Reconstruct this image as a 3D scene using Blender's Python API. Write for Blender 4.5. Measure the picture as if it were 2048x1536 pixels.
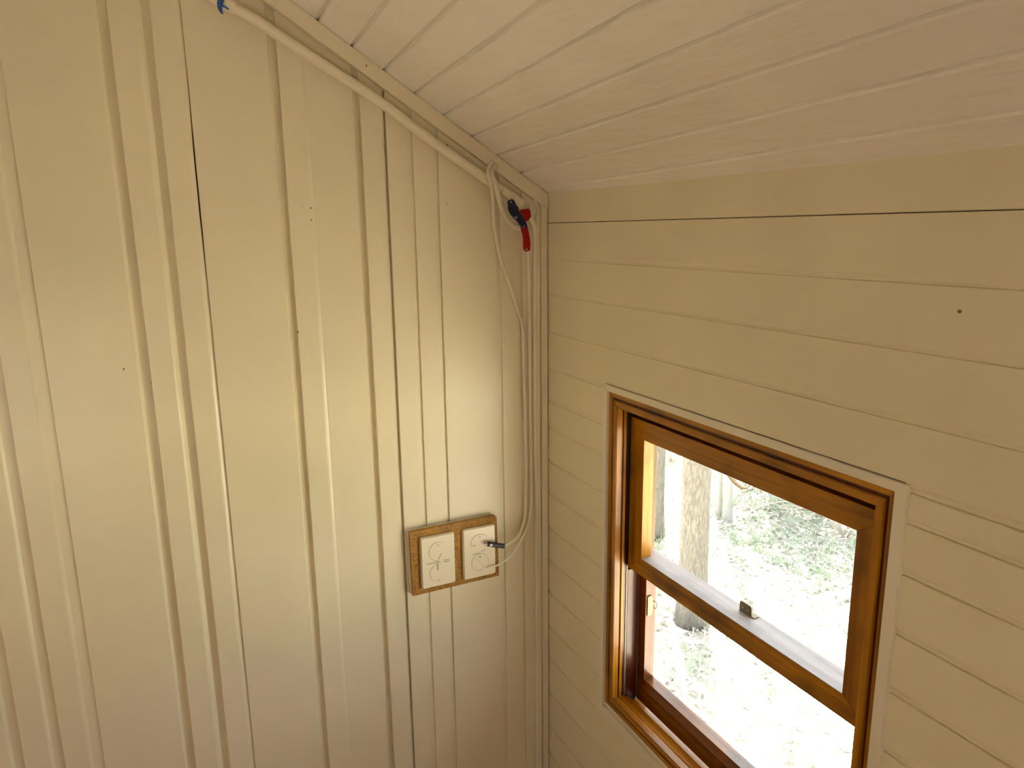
import bpy, bmesh, math, random
from mathutils import Vector, Matrix, noise

# ------------------------------------------------------------------ clear
for o in list(bpy.data.objects):
    bpy.data.objects.remove(o, do_unlink=True)
SC = bpy.context.scene
COL = SC.collection
ZO = 1.50                      # eye height above the floor; heights below are measured from the eye
EYE = Vector((1.34, -0.71228, 0.0))
ROWS = ((0.42886619, 0.90327771, -0.01277397),
        (0.18173896, -0.10012165, -0.97823648),
        (-0.88489815, 0.41721103, -0.20709954))
# ------------------------------------------------------------------ camera
cd = bpy.data.cameras.new('camera')
cam = bpy.data.objects.new('camera', cd)
COL.objects.link(cam)
X, Y, Z = Vector(ROWS[0]), -Vector(ROWS[1]), -Vector(ROWS[2])
mw = Matrix((X, Y, Z)).transposed().to_4x4()
mw.translation = EYE + Vector((0, 0, ZO))
cam.matrix_world = mw
cd.sensor_width = 36
cd.lens = 1459.65 / 2048 * 36
cd.clip_start = 0.02
SC.camera = cam
# ------------------------------------------------------------------ view, sky, sun
SC.view_settings.view_transform = 'Standard'
SC.view_settings.look = 'None'
SC.view_settings.gamma = 1
SC.view_settings.use_curve_mapping = False
SC.view_settings.exposure = 3.80
W = bpy.data.worlds.new('world')
SC.world = W
W.use_nodes = True
nt = W.node_tree
nt.nodes.clear()
wo = nt.nodes.new('ShaderNodeOutputWorld')
wb = nt.nodes.new('ShaderNodeBackground')
ws = nt.nodes.new('ShaderNodeTexSky')
ws.sky_type = 'HOSEK_WILKIE'
SUNV = Vector((-0.62, 0.42, 0.95)).normalized()
ws.sun_direction = SUNV
ws.turbidity = 4.5
ws.ground_albedo = 0.35
hs = nt.nodes.new('ShaderNodeHueSaturation')
hs.inputs['Saturation'].default_value = 0.35
nt.links.new(ws.outputs[0], hs.inputs['Color'])
nt.links.new(hs.outputs[0], wb.inputs[0])
wb.inputs[1].default_value = 2.2
nt.links.new(wb.outputs[0], wo.inputs[0])
sl = bpy.data.lights.new('sun', 'SUN')
sl.energy = 7.2
sl.color = (1, 0.95, 0.86)
sl.angle = 0.02
so = bpy.data.objects.new('sun', sl)
COL.objects.link(so)
so.rotation_euler = SUNV.to_track_quat('Z', 'Y').to_euler()
so.location = (-4, 4, 8)
random.seed(7)


def portal(name, loc, rot, sx, sy):
    l = bpy.data.lights.new(name, 'AREA')
    l.shape = 'RECTANGLE'
    l.size, l.size_y = sx, sy
    l.cycles.is_portal = True
    o = bpy.data.objects.new(name, l)
    COL.objects.link(o)
    o.location = loc
    o.rotation_euler = rot


# ------------------------------------------------------------------ helpers
def at(ax, v, px, py):
    """point where the sight line through the photo's pixel meets the plane axis=v (heights from the eye)"""
    c = ((px - 1024) / 1459.65, (py - 768) / 1459.65, 1.0)
    r = Vector([sum(ROWS[k][i] * c[k] for k in range(3)) for i in range(3)])
    return EYE + r * ((v - EYE[ax]) / r[ax])


def link(name, me, mat, parent=None):
    """mesh in scene coordinates (eye-height z) -> object, made local to its parent"""
    o = bpy.data.objects.new(name, me)
    COL.objects.link(o)
    if mat:
        for m in (mat if isinstance(mat, (list, tuple)) else [mat]):
            me.materials.append(m)
    if parent is not None:
        org = parent['org']
        me.transform(Matrix.Translation(-Vector(org)))
        o.parent = parent
        o.location = Vector(org) - Vector(parent['org'])
        o['org'] = list(org)
    else:
        vs = [v.co for v in me.vertices]
        if vs:
            lo = Vector([min(v[i] for v in vs) for i in range(3)])
            hi = Vector([max(v[i] for v in vs) for i in range(3)])
            org = Vector(((lo.x + hi.x) / 2, (lo.y + hi.y) / 2, lo.z))
        else:
            org = Vector((0, 0, 0))
        me.transform(Matrix.Translation(-org))
        o.location = org + Vector((0, 0, ZO))
        o['org'] = list(org)
    return o


def obj(name, bm, mat, parent=None, smooth=False):
    bmesh.ops.recalc_face_normals(bm, faces=bm.faces)
    me = bpy.data.meshes.new(name)
    if smooth:
        for f in bm.faces:
            f.smooth = True
    bm.to_mesh(me)
    bm.free()
    return link(name, me, mat, parent)


def empty(name, org):
    o = bpy.data.objects.new(name, None)
    COL.objects.link(o)
    o.empty_display_size = 0.05
    o.location = Vector(org) + Vector((0, 0, ZO))
    o['org'] = list(org)
    return o


def tag(o, label=None, cat=None, group=None, kind=None):
    if label: o['label'] = label
    if cat: o['category'] = cat
    if group: o['group'] = group
    if kind: o['kind'] = kind
    return o


def box(bm, x0, x1, y0, y1, z0, z1, bev=0.0):
    vs = [bm.verts.new(p) for p in ((x0, y0, z0), (x1, y0, z0), (x1, y1, z0), (x0, y1, z0),
                                    (x0, y0, z1), (x1, y0, z1), (x1, y1, z1), (x0, y1, z1))]
    fs = [bm.faces.new([vs[i] for i in f]) for f in ((0, 3, 2, 1), (4, 5, 6, 7), (0, 1, 5, 4), (1, 2, 6, 5), (2, 3, 7, 6), (3, 0, 4, 7))]
    if bev:
        es = list({e for f in fs for e in f.edges})
        bmesh.ops.bevel(bm, geom=es, offset=bev, segments=2, affect='EDGES', profile=0.5)


def bx(name, mat, parent, x0, x1, y0, y1, z0, z1, bev=0.0):
    bm = bmesh.new()
    box(bm, x0, x1, y0, y1, z0, z1, bev)
    return obj(name, bm, mat, parent)


def loft(bm, rings, cap=True):
    R = [[bm.verts.new(p) for p in r] for r in rings]
    n = len(R[0])
    for a, b in zip(R, R[1:]):
        for i in range(n):
            bm.faces.new((a[i], a[(i + 1) % n], b[(i + 1) % n], b[i]))
    if cap:
        bm.faces.new(R[0][::-1])
        bm.faces.new(R[-1])


def catmull(pts, n=6):
    P = [Vector(p) for p in pts]
    P = [P[0] * 2 - P[1]] + P + [P[-1] * 2 - P[-2]]
    out = []
    for i in range(1, len(P) - 2):
        a, b, c, d = P[i - 1:i + 3]
        for k in range(n):
            t = k / n
            out.append(0.5 * ((2 * b) + (c - a) * t + (2 * a - 5 * b + 4 * c - d) * t * t + (3 * b - a - 3 * c + d) * t ** 3))
    out.append(P[-2])
    return out


def tube(bm, pts, r, seg=10, flat=1.0, up=None, n=6, rfun=None):
    """round tube, or with flat<1 a flattened cable lying against the wall whose normal is up"""
    P = catmull(pts, n)
    rings = []
    up = Vector(up) if up else Vector((1, 0, 0))
    for i, p in enumerate(P):
        t = (P[min(i + 1, len(P) - 1)] - P[max(i - 1, 0)]).normalized()
        s = t.cross(up)
        if s.length < 1e-4:
            s = t.cross(Vector((0, 1, 0)))
        s.normalize()
        u = s.cross(t).normalized()
        rr = r * (rfun(i / (len(P) - 1)) if rfun else 1)
        rings.append([p + s * (rr * math.cos(2 * math.pi * k / seg)) + u * (rr * flat * math.sin(2 * math.pi * k / seg)) for k in range(seg)])
    loft(bm, rings)


def outline(bm, pts, a, b, axis=0, mp=None):
    """flat outline (list of 2-D points) given thickness from a to b; mp maps (u, v, w) to a point"""
    mp = mp or (lambda u, v, w: (w, u, v))
    A = [bm.verts.new(mp(u, v, a)) for u, v in pts]
    B = [bm.verts.new(mp(u, v, b)) for u, v in pts]
    n = len(pts)
    bm.faces.new(A)
    bm.faces.new(B[::-1])
    for i in range(n):
        bm.faces.new((A[i], A[(i + 1) % n], B[(i + 1) % n], B[i]))


def rrect(y0, y1, z0, z1, r, seg=4):
    out = []
    for cy, cz, a0 in ((y1 - r, z1 - r, 0), (y0 + r, z1 - r, 90), (y0 + r, z0 + r, 180), (y1 - r, z0 + r, 270)):
        for k in range(seg + 1):
            a = math.radians(a0 + 90 * k / seg)
            out.append((cy + r * math.cos(a), cz + r * math.sin(a)))
    return out


# ------------------------------------------------------------------ materials
def newmat(name):
    m = bpy.data.materials.new(name)
    m.use_nodes = True
    return m, m.node_tree, m.node_tree.nodes['Principled BSDF']


def paint(name, col, rough=0.33, bump=0.12, stretch=(1, 1, 1), var=0.04, spec=0.5, micro=1.0):
    m, t, b = newmat(name)
    tc = t.nodes.new('ShaderNodeNewGeometry')
    mp = t.nodes.new('ShaderNodeMapping')
    mp.inputs['Scale'].default_value = stretch
    t.links.new(tc.outputs['Position'], mp.inputs[0])
    n1 = t.nodes.new('ShaderNodeTexNoise')
    n1.inputs['Scale'].default_value = 5
    n1.inputs['Detail'].default_value = 4
    t.links.new(tc.outputs['Position'], n1.inputs[0])
    r = t.nodes.new('ShaderNodeValToRGB')
    r.color_ramp.elements[0].position = 0.3
    r.color_ramp.elements[1].position = 0.7
    r.color_ramp.elements[0].color = tuple(c * (1 - var) for c in col) + (1,)
    r.color_ramp.elements[1].color = tuple(min(1, c * (1 + var)) for c in col) + (1,)
    t.links.new(n1.outputs[0], r.inputs[0])
    t.links.new(r.outputs[0], b.inputs['Base Color'])
    n2 = t.nodes.new('ShaderNodeTexNoise')
    n2.inputs['Scale'].default_value = 55
    n2.inputs['Detail'].default_value = 5
    t.links.new(mp.outputs[0], n2.inputs[0])
    bp = t.nodes.new('ShaderNodeBump')
    bp.inputs['Strength'].default_value = bump
    bp.inputs['Distance'].default_value = 0.0015 * micro
    t.links.new(n2.outputs[0], bp.inputs['Height'])
    t.links.new(bp.outputs[0], b.inputs['Normal'])
    b.inputs['Roughness'].default_value = rough
    b.inputs['Specular IOR Level'].default_value = spec
    return m


def plain(name, col, rough=0.5, metal=0.0, spec=0.5, bump=0.0, bscale=200):
    m, t, b = newmat(name)
    n1 = t.nodes.new('ShaderNodeTexNoise')
    n1.inputs['Scale'].default_value = bscale
    tc = t.nodes.new('ShaderNodeNewGeometry')
    t.links.new(tc.outputs['Position'], n1.inputs[0])
    mx = t.nodes.new('ShaderNodeMixRGB')
    mx.inputs[1].default_value = tuple(c * 0.9 for c in col) + (1,)
    mx.inputs[2].default_value = tuple(min(1, c * 1.1) for c in col) + (1,)
    t.links.new(n1.outputs[0], mx.inputs[0])
    t.links.new(mx.outputs[0], b.inputs['Base Color'])
    if bump:
        bp = t.nodes.new('ShaderNodeBump')
        bp.inputs['Strength'].default_value = bump
        bp.inputs['Distance'].default_value = 0.002
        t.links.new(n1.outputs[0], bp.inputs['Height'])
        t.links.new(bp.outputs[0], b.inputs['Normal'])
    b.inputs['Roughness'].default_value = rough
    b.inputs['Metallic'].default_value = metal
    b.inputs['Specular IOR Level'].default_value = spec
    return m


def wood(name, dark, light, scale, rough=0.25, knot=0.55, coat=0.5):
    """scale: mapping scale, small along the grain"""
    m, t, b = newmat(name)
    tc = t.nodes.new('ShaderNodeNewGeometry')
    mp = t.nodes.new('ShaderNodeMapping')
    mp.inputs['Scale'].default_value = scale
    t.links.new(tc.outputs['Position'], mp.inputs[0])
    n1 = t.nodes.new('ShaderNodeTexNoise')
    n1.inputs['Scale'].default_value = 1.0
    n1.inputs['Detail'].default_value = 6
    n1.inputs['Distortion'].default_value = 0.6
    t.links.new(mp.outputs[0], n1.inputs[0])
    r = t.nodes.new('ShaderNodeValToRGB')
    e = r.color_ramp.elements
    e[0].position, e[0].color = 0.28, tuple(dark) + (1,)
    e[1].position, e[1].color = 0.72, tuple(light) + (1,)
    t.links.new(n1.outputs[0], r.inputs[0])
    n2 = t.nodes.new('ShaderNodeTexNoise')
    n2.inputs['Scale'].default_value = 9
    n2.inputs['Detail'].default_value = 2
    t.links.new(tc.outputs['Position'], n2.inputs[0])
    r2 = t.nodes.new('ShaderNodeValToRGB')
    r2.color_ramp.elements[0].position, r2.color_ramp.elements[0].color = 0.30, (1 - knot, 1 - knot, 1 - knot, 1)
    r2.color_ramp.elements[1].position, r2.color_ramp.elements[1].color = 0.46, (1, 1, 1, 1)
    t.links.new(n2.outputs[0], r2.inputs[0])
    mx = t.nodes.new('ShaderNodeMixRGB')
    mx.blend_type = 'MULTIPLY'
    mx.inputs[0].default_value = 1
    t.links.new(r.outputs[0], mx.inputs[1])
    t.links.new(r2.outputs[0], mx.inputs[2])
    t.links.new(mx.outputs[0], b.inputs['Base Color'])
    bp = t.nodes.new('ShaderNodeBump')
    bp.inputs['Strength'].default_value = 0.15
    bp.inputs['Distance'].default_value = 0.0008
    t.links.new(n1.outputs[0], bp.inputs['Height'])
    t.links.new(bp.outputs[0], b.inputs['Normal'])
    b.inputs['Roughness'].default_value = rough
    b.inputs['Coat Weight'].default_value = coat * .5
    b.inputs['Specular IOR Level'].default_value = .35
    b.inputs['Coat Roughness'].default_value = 0.12
    return m


CREAM = (0.83, 0.73, 0.50)
M_left = paint('paint_vertical', CREAM, 0.34, 0.16, (1, 1, 0.12))
M_right = paint('paint_horizontal', CREAM, 0.42, 0.10, (0.12, 1, 1))
M_ceil = paint('paint_ceiling', (0.93, 0.87, 0.76), 0.20, 0.55, (0.22, 1, 1), micro=2.6, spec=0.7)
M_trim = paint('paint_trim', CREAM, 0.36, 0.08, (1, 1, 1))
M_arch = paint('paint_architrave', (0.84, 0.76, 0.58), 0.40, 0.05, (1, 1, 1))
M_pipe = paint('paint_conduit', (0.83, 0.74, 0.53), 0.28, 0.05, (1, 1, 1))
M_cable = paint('cable_sheath', (0.86, 0.77, 0.56), 0.33, 0.04, (1, 1, 1))
M_plate = paint('plate_plastic', (0.84, 0.73, 0.53), 0.25, 0.0, (1, 1, 1), 0.01)
M_back = plain('building_paper', (0.030, 0.026, 0.016), 0.9)
M_mark = plain('pencil_and_print', (0.05, 0.045, 0.035), 0.6)
M_nail = plain('rusty_nail', (0.26, 0.15, 0.07), 0.7)
DK, LT = (0.22, 0.074, 0.002), (0.58, 0.240, 0.003)
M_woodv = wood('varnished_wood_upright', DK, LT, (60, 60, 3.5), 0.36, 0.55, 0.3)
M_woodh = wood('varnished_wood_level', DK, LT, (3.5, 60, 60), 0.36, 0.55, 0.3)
M_reddk = wood('dark_red_groove', (0.07, 0.010, 0.003), (0.12, 0.02, 0.004), (50, 50, 4), 0.3)  # darker, redder wood for grooves, jamb linings and track covers
M_wold = wood('weathered_wood', (0.11, 0.070, 0.035), (0.20, 0.13, 0.07), (60, 60, 4), 0.6, 0.3, 0.0)
M_wgrey_sheen = wood('weathered_rail_sheen', (0.34, 0.31, 0.32), (0.50, 0.46, 0.46), (4, 60, 60), 0.45, 0.2, 0.1)  # weathered grey with the sky's sheen worked into the colour
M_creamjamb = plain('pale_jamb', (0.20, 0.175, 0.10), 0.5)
M_white = plain('white_strip', (0.9, 0.9, 0.86), 0.4)
M_steel = plain('balance_steel', (0.24, 0.18, 0.11), 0.5, 0.3)
M_woodv_shade = wood('shaded_varnished_upright', (0.10, 0.022, 0.002), (0.20, 0.055, 0.003), (60, 60, 3.5))  # varnished wood darkened to paint in the outer sash's shade
M_woodh_shade = wood('shaded_varnished_level', (0.12, 0.030, 0.002), (0.24, 0.075, 0.004), (3.5, 60, 60))  # the same shade-darkened copy with level grain
M_bronze = plain('bronze_catch', (0.20, 0.16, 0.09), 0.45, 0.8, bump=0.2)
M_black = plain('black_tape', (0.015, 0.017, 0.017), 0.35)
M_seal = plain('black_track', (0.012, 0.008, 0.005), 0.5)
M_navy = plain('navy_enamel', (0.008, 0.013, 0.050), 0.3, spec=.35)
M_red = plain('red_enamel', (0.36, 0.001, 0.003), 0.35, spec=.3)
M_screw = plain('screw_head', (0.5, 0.47, 0.42), 0.3, 0.9)
M_blue = plain('blue_tape', (0.035, 0.13, 0.42), 0.5, bump=0.3)

m, t, b = newmat('strand_board')
tc = t.nodes.new('ShaderNodeNewGeometry')
v = t.nodes.new('ShaderNodeTexVoronoi')
v.inputs['Scale'].default_value = 130
nn = t.nodes.new('ShaderNodeTexNoise')
nn.inputs['Scale'].default_value = 95
nn.inputs['Detail'].default_value = 5
nn.inputs['Distortion'].default_value = 2
t.links.new(tc.outputs['Position'], nn.inputs[0])
t.links.new(nn.outputs[1], v.inputs[0])
v.inputs['Scale'].default_value = 9
r = t.nodes.new('ShaderNodeValToRGB')
r.color_ramp.elements[0].color = (0.15, 0.055, 0.002, 1)
r.color_ramp.elements[1].color = (0.46, 0.22, 0.012, 1)
r.color_ramp.elements[0].position = 0.2
r.color_ramp.elements[1].position = 0.8
t.links.new(v.outputs['Color'], r.inputs[0])
t.links.new(r.outputs[0], b.inputs['Base Color'])
bp = t.nodes.new('ShaderNodeBump')
bp.inputs['Strength'].default_value = 0.5
bp.inputs['Distance'].default_value = 0.001
t.links.new(v.outputs['Distance'], bp.inputs['Height'])
t.links.new(bp.outputs[0], b.inputs['Normal'])
b.inputs['Roughness'].default_value = 0.4
M_osb = m

m = bpy.data.materials.new('window_glass')
m.use_nodes = True
t = m.node_tree
t.nodes.clear()
out = t.nodes.new('ShaderNodeOutputMaterial')
mx = t.nodes.new('ShaderNodeMixShader')
tr = t.nodes.new('ShaderNodeBsdfTransparent')
gl = t.nodes.new('ShaderNodeBsdfGlossy')
fr = t.nodes.new('ShaderNodeFresnel')
fr.inputs[0].default_value = 1.45
gl.inputs['Roughness'].default_value = 0.02
tr.inputs[0].default_value = (0.96, 0.98, 0.97, 1)
gn = t.nodes.new('ShaderNodeNewGeometry')
bf = t.nodes.new('ShaderNodeMath')
bf.operation = 'SUBTRACT'
bf.inputs[0].default_value = 1
t.links.new(gn.outputs['Backfacing'], bf.inputs[1])
mu = t.nodes.new('ShaderNodeMath')
mu.operation = 'MULTIPLY'
t.links.new(fr.outputs[0], mu.inputs[0])
t.links.new(bf.outputs[0], mu.inputs[1])
t.links.new(mu.outputs[0], mx.inputs[0])
t.links.new(tr.outputs[0], mx.inputs[1])
t.links.new(gl.outputs[0], mx.inputs[2])
t.links.new(mx.outputs[0], out.inputs[0])
M_glass = m

# ================================================================== THE ROOM
SL = 0.635                      # slope of the ceiling
ZC = 0.0687                     # height of the ceiling where it meets the window wall
RX, RY, RIDGE = 3.0, -3.3, -1.65
FL = -ZO


def zceil(y):
    return ZC - SL * y if y > RIDGE else ZC - SL * RIDGE + SL * (y - RIDGE)


def pl(name, pts, mat, th, nrm):
    """slab under a flat polygon"""
    bm = bmesh.new()
    n = Vector(nrm) * th
    A = [bm.verts.new(p) for p in pts]
    B = [bm.verts.new(Vector(p) + n) for p in pts]
    bm.faces.new(A)
    bm.faces.new(B[::-1])
    k = len(pts)
    for i in range(k):
        bm.faces.new((A[i], A[(i + 1) % k], B[(i + 1) % k], B[i]))
    return tag(obj(name, bm, mat), kind='structure')


# floor of warm boards (outside the picture, it warms the lower walls)
floor = tag(bx('floor', wood('floor_wood', (0.60, 0.22, 0.045), (0.80, 0.36, 0.09), (3, 40, 40), 0.35), None,
               -0.03, RX + 0.1, RY - 0.1, 0.03, FL - 0.05, FL), kind='structure')


def wobble(seed, t, amp=0.0006):
    return amp * (noise.noise(Vector((seed * 7.3, t * 2.2, 1.7))) * 1.4 + 0.5 * noise.noise(Vector((seed * 3.1, t * 9, 5.2))))


# ---- wall_left: vertical lapped boards on dark paper
wl = pl('wall_left', [(-0.018, 0.03, FL), (-0.018, RY, FL), (-0.018, RY, zceil(RY)), (-0.018, RIDGE, zceil(RIDGE)), (-0.018, 0.03, ZC + .02)],
        M_back, 0.02, (-1, 0, 0))
# channels: left edge, right edge, soft bevel on the left side, depth, open gap at the right, face level of the next board
CH = [(-3.02, -3.00, .006, .0045, .0002, 0), (-2.86, -2.84, .006, .0045, .0002, 0), (-2.66, -2.64, .006, .0045, .0002, 0),
      (-2.44, -2.42, .006, .0045, .0002, 0), (-2.28, -2.26, .006, .0045, .0002, 0), (-2.06, -2.04, .006, .0045, .0002, 0),
      (-1.82, -1.80, .006, .0045, .0002, 0), (-1.62, -1.60, .006, .0045, .0002, 0), (-1.42, -1.40, .006, .0045, .0002, 0),
      (-1.22, -1.20, .006, .0045, .0002, 0),
      (-1.0285, -1.0087, .0055, .0045, .0002, 0), (-.9720, -.9515, .0060, .0045, .0002, 0), (-.9160, -.8935, .0065, .0022, .0002, 0),
      (-.7665, -.7480, .0050, .0080, .0002, 0), (-.7115, -.6902, .0095, .0080, .0002, 0), (-.6555, -.6455, .0080, .0030, .0004, 0),
      (-.5200, -.5045, .0035, .0080, .0002, 0), (-.4680, -.4600, .0075, .0016, .0000, -.0015), (-.3815, -.3695, .0030, .0080, .0002, 0),
      (-.3300, -.3242, .0010, .0070, .0012, 0), (-.2880, -.2757, .0015, .0040, .0002, 0), (-.2365, -.2267, .0015, .0045, .0002, 0),
      (-.1120, -.1020, .0015, .0035, .0002, 0), (-.0615, -.0550, .0010, .0035, .0002, 0), (0.004, 0.004, .0005, .0035, .0, 0)]
a, f0 = RY, 0.0
SLITZ = at(0, 0, 392, 375).z      # where the lap has opened and shows the dark behind
for i, (l, rr, bev, dep, gap, nxt) in enumerate(CH):
    c = rr - gap if gap > .0003 else rr + .0012
    prof = [(a, f0 - 0.0009), (a + 0.0009, f0), (l, f0), (l + bev * 0.35, f0 - dep * 0.18), (l + bev * 0.7, f0 - dep * 0.6),
            (l + bev, f0 - dep), (max(c, l + bev), f0 - dep), (max(c, l + bev), -0.015), (a, -0.015)]
    NZ = 20 if a > -1.3 else 2
    zs = [FL + 0.0] + [FL + 0.2 + k * (1.7) / (NZ - 2) for k in range(NZ - 2)] if NZ > 2 else [FL]
    zs = [z for z in zs if z < zceil(min(l, -0.05)) - 0.08]
    rings = []
    for z in zs:
        wa, wl_ = wobble(i, z), wobble(i + 1, z)
        slit = .0022 * math.exp(-((z - SLITZ) / .10) ** 2) if abs(l + .6555) < 1e-4 else 0
        rings.append([(d, u + (wa if k in (0, 1, 8) else wl_) - (slit if k in (6, 7) else 0), z) for k, (u, d) in enumerate(prof)])
    rings.append([(d, u, zceil(u) + 0.004) for (u, d) in prof])
    if a < RIDGE < l:      # the board under the ridge
        rings[-1] = [(d, u, zceil(u) + 0.004) for (u, d) in prof]
    bm = bmesh.new()
    loft(bm, rings)
    obj('board', bm, M_left, wl)
    a = rr
    f0 = nxt

# ---- wall_right (window wall): horizontal lapped boards
OX0, OX1, OZ0, OZ1 = 0.236, 0.834, -0.940, -0.283          # opening behind the white surround
bm = bmesh.new()
for (x0, x1, z0, z1) in ((-0.03, OX0 + .004, FL, ZC + .02), (OX1 - .004, RX + .03, FL, ZC + .02), (OX0 + .004, OX1 - .004, FL, OZ0 + .004), (OX0 + .004, OX1 - .004, OZ1 - .004, ZC + .02)):
    box(bm, x0, x1, 0.017, 0.098, z0, z1)
wr = tag(obj('wall_right', bm, M_back), kind='structure')


def hboard(x0, x1, ztop, zlow, seed, ch=0.0085, dep=0.0018, gap=0.0004, face=0.0):
    """board whose top edge is ztop; its lap runs on down to zlow, the next board's top edge"""
    c = zlow + gap if gap > .001 else zlow - .0012
    b0 = zlow + ch
    prof = [(ztop, 0.0006), (ztop - 0.0008, 0.0), (b0, 0.0), (b0 - ch * .35, dep * .35), (b0 - ch * .6, dep), (c, dep), (c, 0.014), (ztop, 0.014)]
    n = 16
    rings = []
    for k in range(n + 1):
        x = x0 + (x1 - x0) * k / n
        wa, wb_ = wobble(seed, x * .8, .0003), wobble(seed + 1, x * .8, .0003)
        rings.append([(x, d + face, u + (wa if q in (0, 1, 7) else wb_)) for q, (u, d) in enumerate(prof)])
    bm = bmesh.new()
    loft(bm, rings)
    return obj('board', bm, M_right, wr)


SEAM = [ZC + .012, .0112, -.061, -.133, -.211]
XR = RX
for i in range(4):
    hboard(0.0035 if i else 0.0045, XR, SEAM[i] if i else ZC + .004, SEAM[i + 1], 100 + i, gap=0.0018 if i == 0 else 0.0004, ch=0.0022 if i == 0 else 0.0085)
LS = [-.211, -.2875, -.3585, -.417, -.4915, -.5675, -.6455, -.7215, -.800, -.8855, -.965]
RS = [-.211, -.2875, -.323, -.3835, -.457, -.531, -.609, -.684, -.760, -.840, -.905, -.965]
for i in range(1, len(LS) - 1):
    hboard(0.006, OX0 - .003, LS[i], LS[i + 1], 120 + i)
for i in range(1, len(RS) - 1):
    hboard(OX1 + .003, XR, RS[i], RS[i + 1], 150 + i, dep=0.003, ch=0.0105)
# the board over the window keeps its seam only beside the surround
hboard(0.006, OX0 - .003, -.211, -.2875, 171)
hboard(OX1 + .003, XR, -.211, -.2875, 171, dep=0.003, ch=.010)
bx('board', M_right, wr, OX0 - .003, OX1 + .003, 0.0, 0.014, -.2765, -.2116)
z = -.965
bx('board', M_right, wr, OX0 - .003, OX1 + .003, 0.0, 0.014, -.9640, -.9440)
for i, zn in enumerate((-1.05, -1.14, -1.215, -1.29, -1.37, -1.43, FL)):
    hboard(0.006, XR, z, zn, 180 + i)
    z = zn

# ---- ceiling: lapped boards running along the window wall, slightly skew
N = Vector((0, SL, 1)).normalized()
UPS = Vector((0, -1, SL)).normalized()       # up the slope
ce = pl('ceiling', [(-0.03, 0.03, ZC - SL * .03 + .022), (RX + .05, 0.03, ZC - SL * .03 + .022), (RX + .05, RIDGE, ZC - SL * RIDGE + .022), (-0.03, RIDGE, ZC - SL * RIDGE + .022)],
        M_back, 0.03, N)
cs = [-0.0165, -0.0635, -0.1130, -0.1640, -0.2190, -0.2730, -0.3280, -0.3830, -0.4390]
while cs[-1] > RIDGE + 0.06:
    cs.append(cs[-1] - 0.0552)
SKEW = [-.027, -.036, -.037, -.038, -.040, -.038, -.040, -.040, -.038]
K0 = math.sqrt(1 + SL * SL)


def cpt(x, s, d):
    """s: run up the slope from the wall line, d: depth behind the face"""
    return Vector((x, 0, ZC)) + UPS * s + N * d


def cboard(i, s0, sk0, s1, sk1, ch=0.0085, dep=0.0050):
    rings = []
    n = 14
    for k in range(n + 1):
        x = -0.002 + (RX + .02) * k / n
        e0 = -(s0 + sk0 * x) * K0 + wobble(300 + i, x, .0003)
        e1 = -(s1 + sk1 * x) * K0 + wobble(301 + i, x, .0003)
        if s0 > 0:
            e0 = -0.012
        b0 = e1 - ch
        prof = [(e0, 0.0008), (e0 + .0008, 0.0), (max(b0, e0 + .001), 0.0), (max(b0, e0 + .001) + ch * .35, dep * .3), (max(b0, e0 + .001) + ch * .6, dep), (e1 + .001, dep), (e1 + .001, 0.016), (e0, 0.016)]
        rings.append([cpt(x, u, d) for u, d in prof])
    bm = bmesh.new()
    loft(bm, rings)
    obj('board', bm, M_ceil, ce)


prev = (0.01, 0.0)
for i, s in enumerate(cs):
    sk = SKEW[i] if i < len(SKEW) else -.038 * max(0, 1 - (i - 8) / 14)
    cboard(i, prev[0], prev[1], s, sk)
    prev = (s, sk)
cboard(99, prev[0], prev[1], RIDGE, 0)
pl('ceiling_back', [(-0.03, RIDGE, ZC - SL * RIDGE), (RX + .05, RIDGE, ZC - SL * RIDGE), (RX + .05, RY - .05, zceil(RY - .05)), (-0.03, RY - .05, zceil(RY - .05))],
   M_ceil, 0.04, (0, 0, 1))

# ---- the two walls behind the camera, each with an unseen opening added for fill light
bm = bmesh.new()
BW = (1.0, 1.5, -1.35, -0.65)
for (x0, x1, z0, z1) in ((-.03, BW[0], FL, ZC), (BW[1], RX, FL, ZC), (BW[0], BW[1], FL, BW[2]), (BW[0], BW[1], BW[3], ZC)):
    box(bm, x0, x1, RY - 0.1, RY, z0, z1)
wb_ = tag(obj('wall_back', bm, M_right), kind='structure')
bm = bmesh.new()
FW = (-1.60, -1.05, -1.35, -0.50)
for (y0, y1, z0, z1) in ((RY, FW[0], FL, ZC), (FW[1], 0.0, FL, ZC), (FW[0], FW[1], FL, FW[2])):
    box(bm, RX, RX + 0.1, y0, y1, z0, z1)
box(bm, RX, RX + .1, FW[0], FW[1], FW[3], FW[3] + .2)
A = [(RX, RY, ZC), (RX, FW[0], ZC), (RX, FW[0], zceil(FW[0])), (RX, RY, zceil(RY))]
for pts in ([(RY, ZC), (FW[0], ZC), (FW[0], zceil(FW[0]) + .01)],
            [(FW[0], FW[3] + .2), (FW[1], FW[3] + .2), (FW[1], zceil(FW[1]) + .01), (RIDGE, zceil(RIDGE) + .01), (FW[0], zceil(FW[0]) + .01)],
            [(FW[1], ZC), (0.0, ZC), (FW[1], zceil(FW[1]) + .01)]):
    outline(bm, pts, RX, RX + .1)
tag(obj('wall_far', bm, M_right), kind='structure')
portal('fill_portal_back', ((BW[0] + BW[1]) / 2, RY - .05, ZO + (BW[2] + BW[3]) / 2), (math.radians(90), 0, 0), BW[1] - BW[0], BW[3] - BW[2])
portal('fill_portal_far', (RX + .05, (FW[0] + FW[1]) / 2, ZO + (FW[2] + FW[3]) / 2), (math.radians(90), 0, math.radians(90)), FW[1] - FW[0], FW[3] - FW[2])
portal('window_portal_front', (0.534, 0.115, ZO - .615), (math.radians(-90), 0, 0), 0.54, 0.58)
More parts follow.
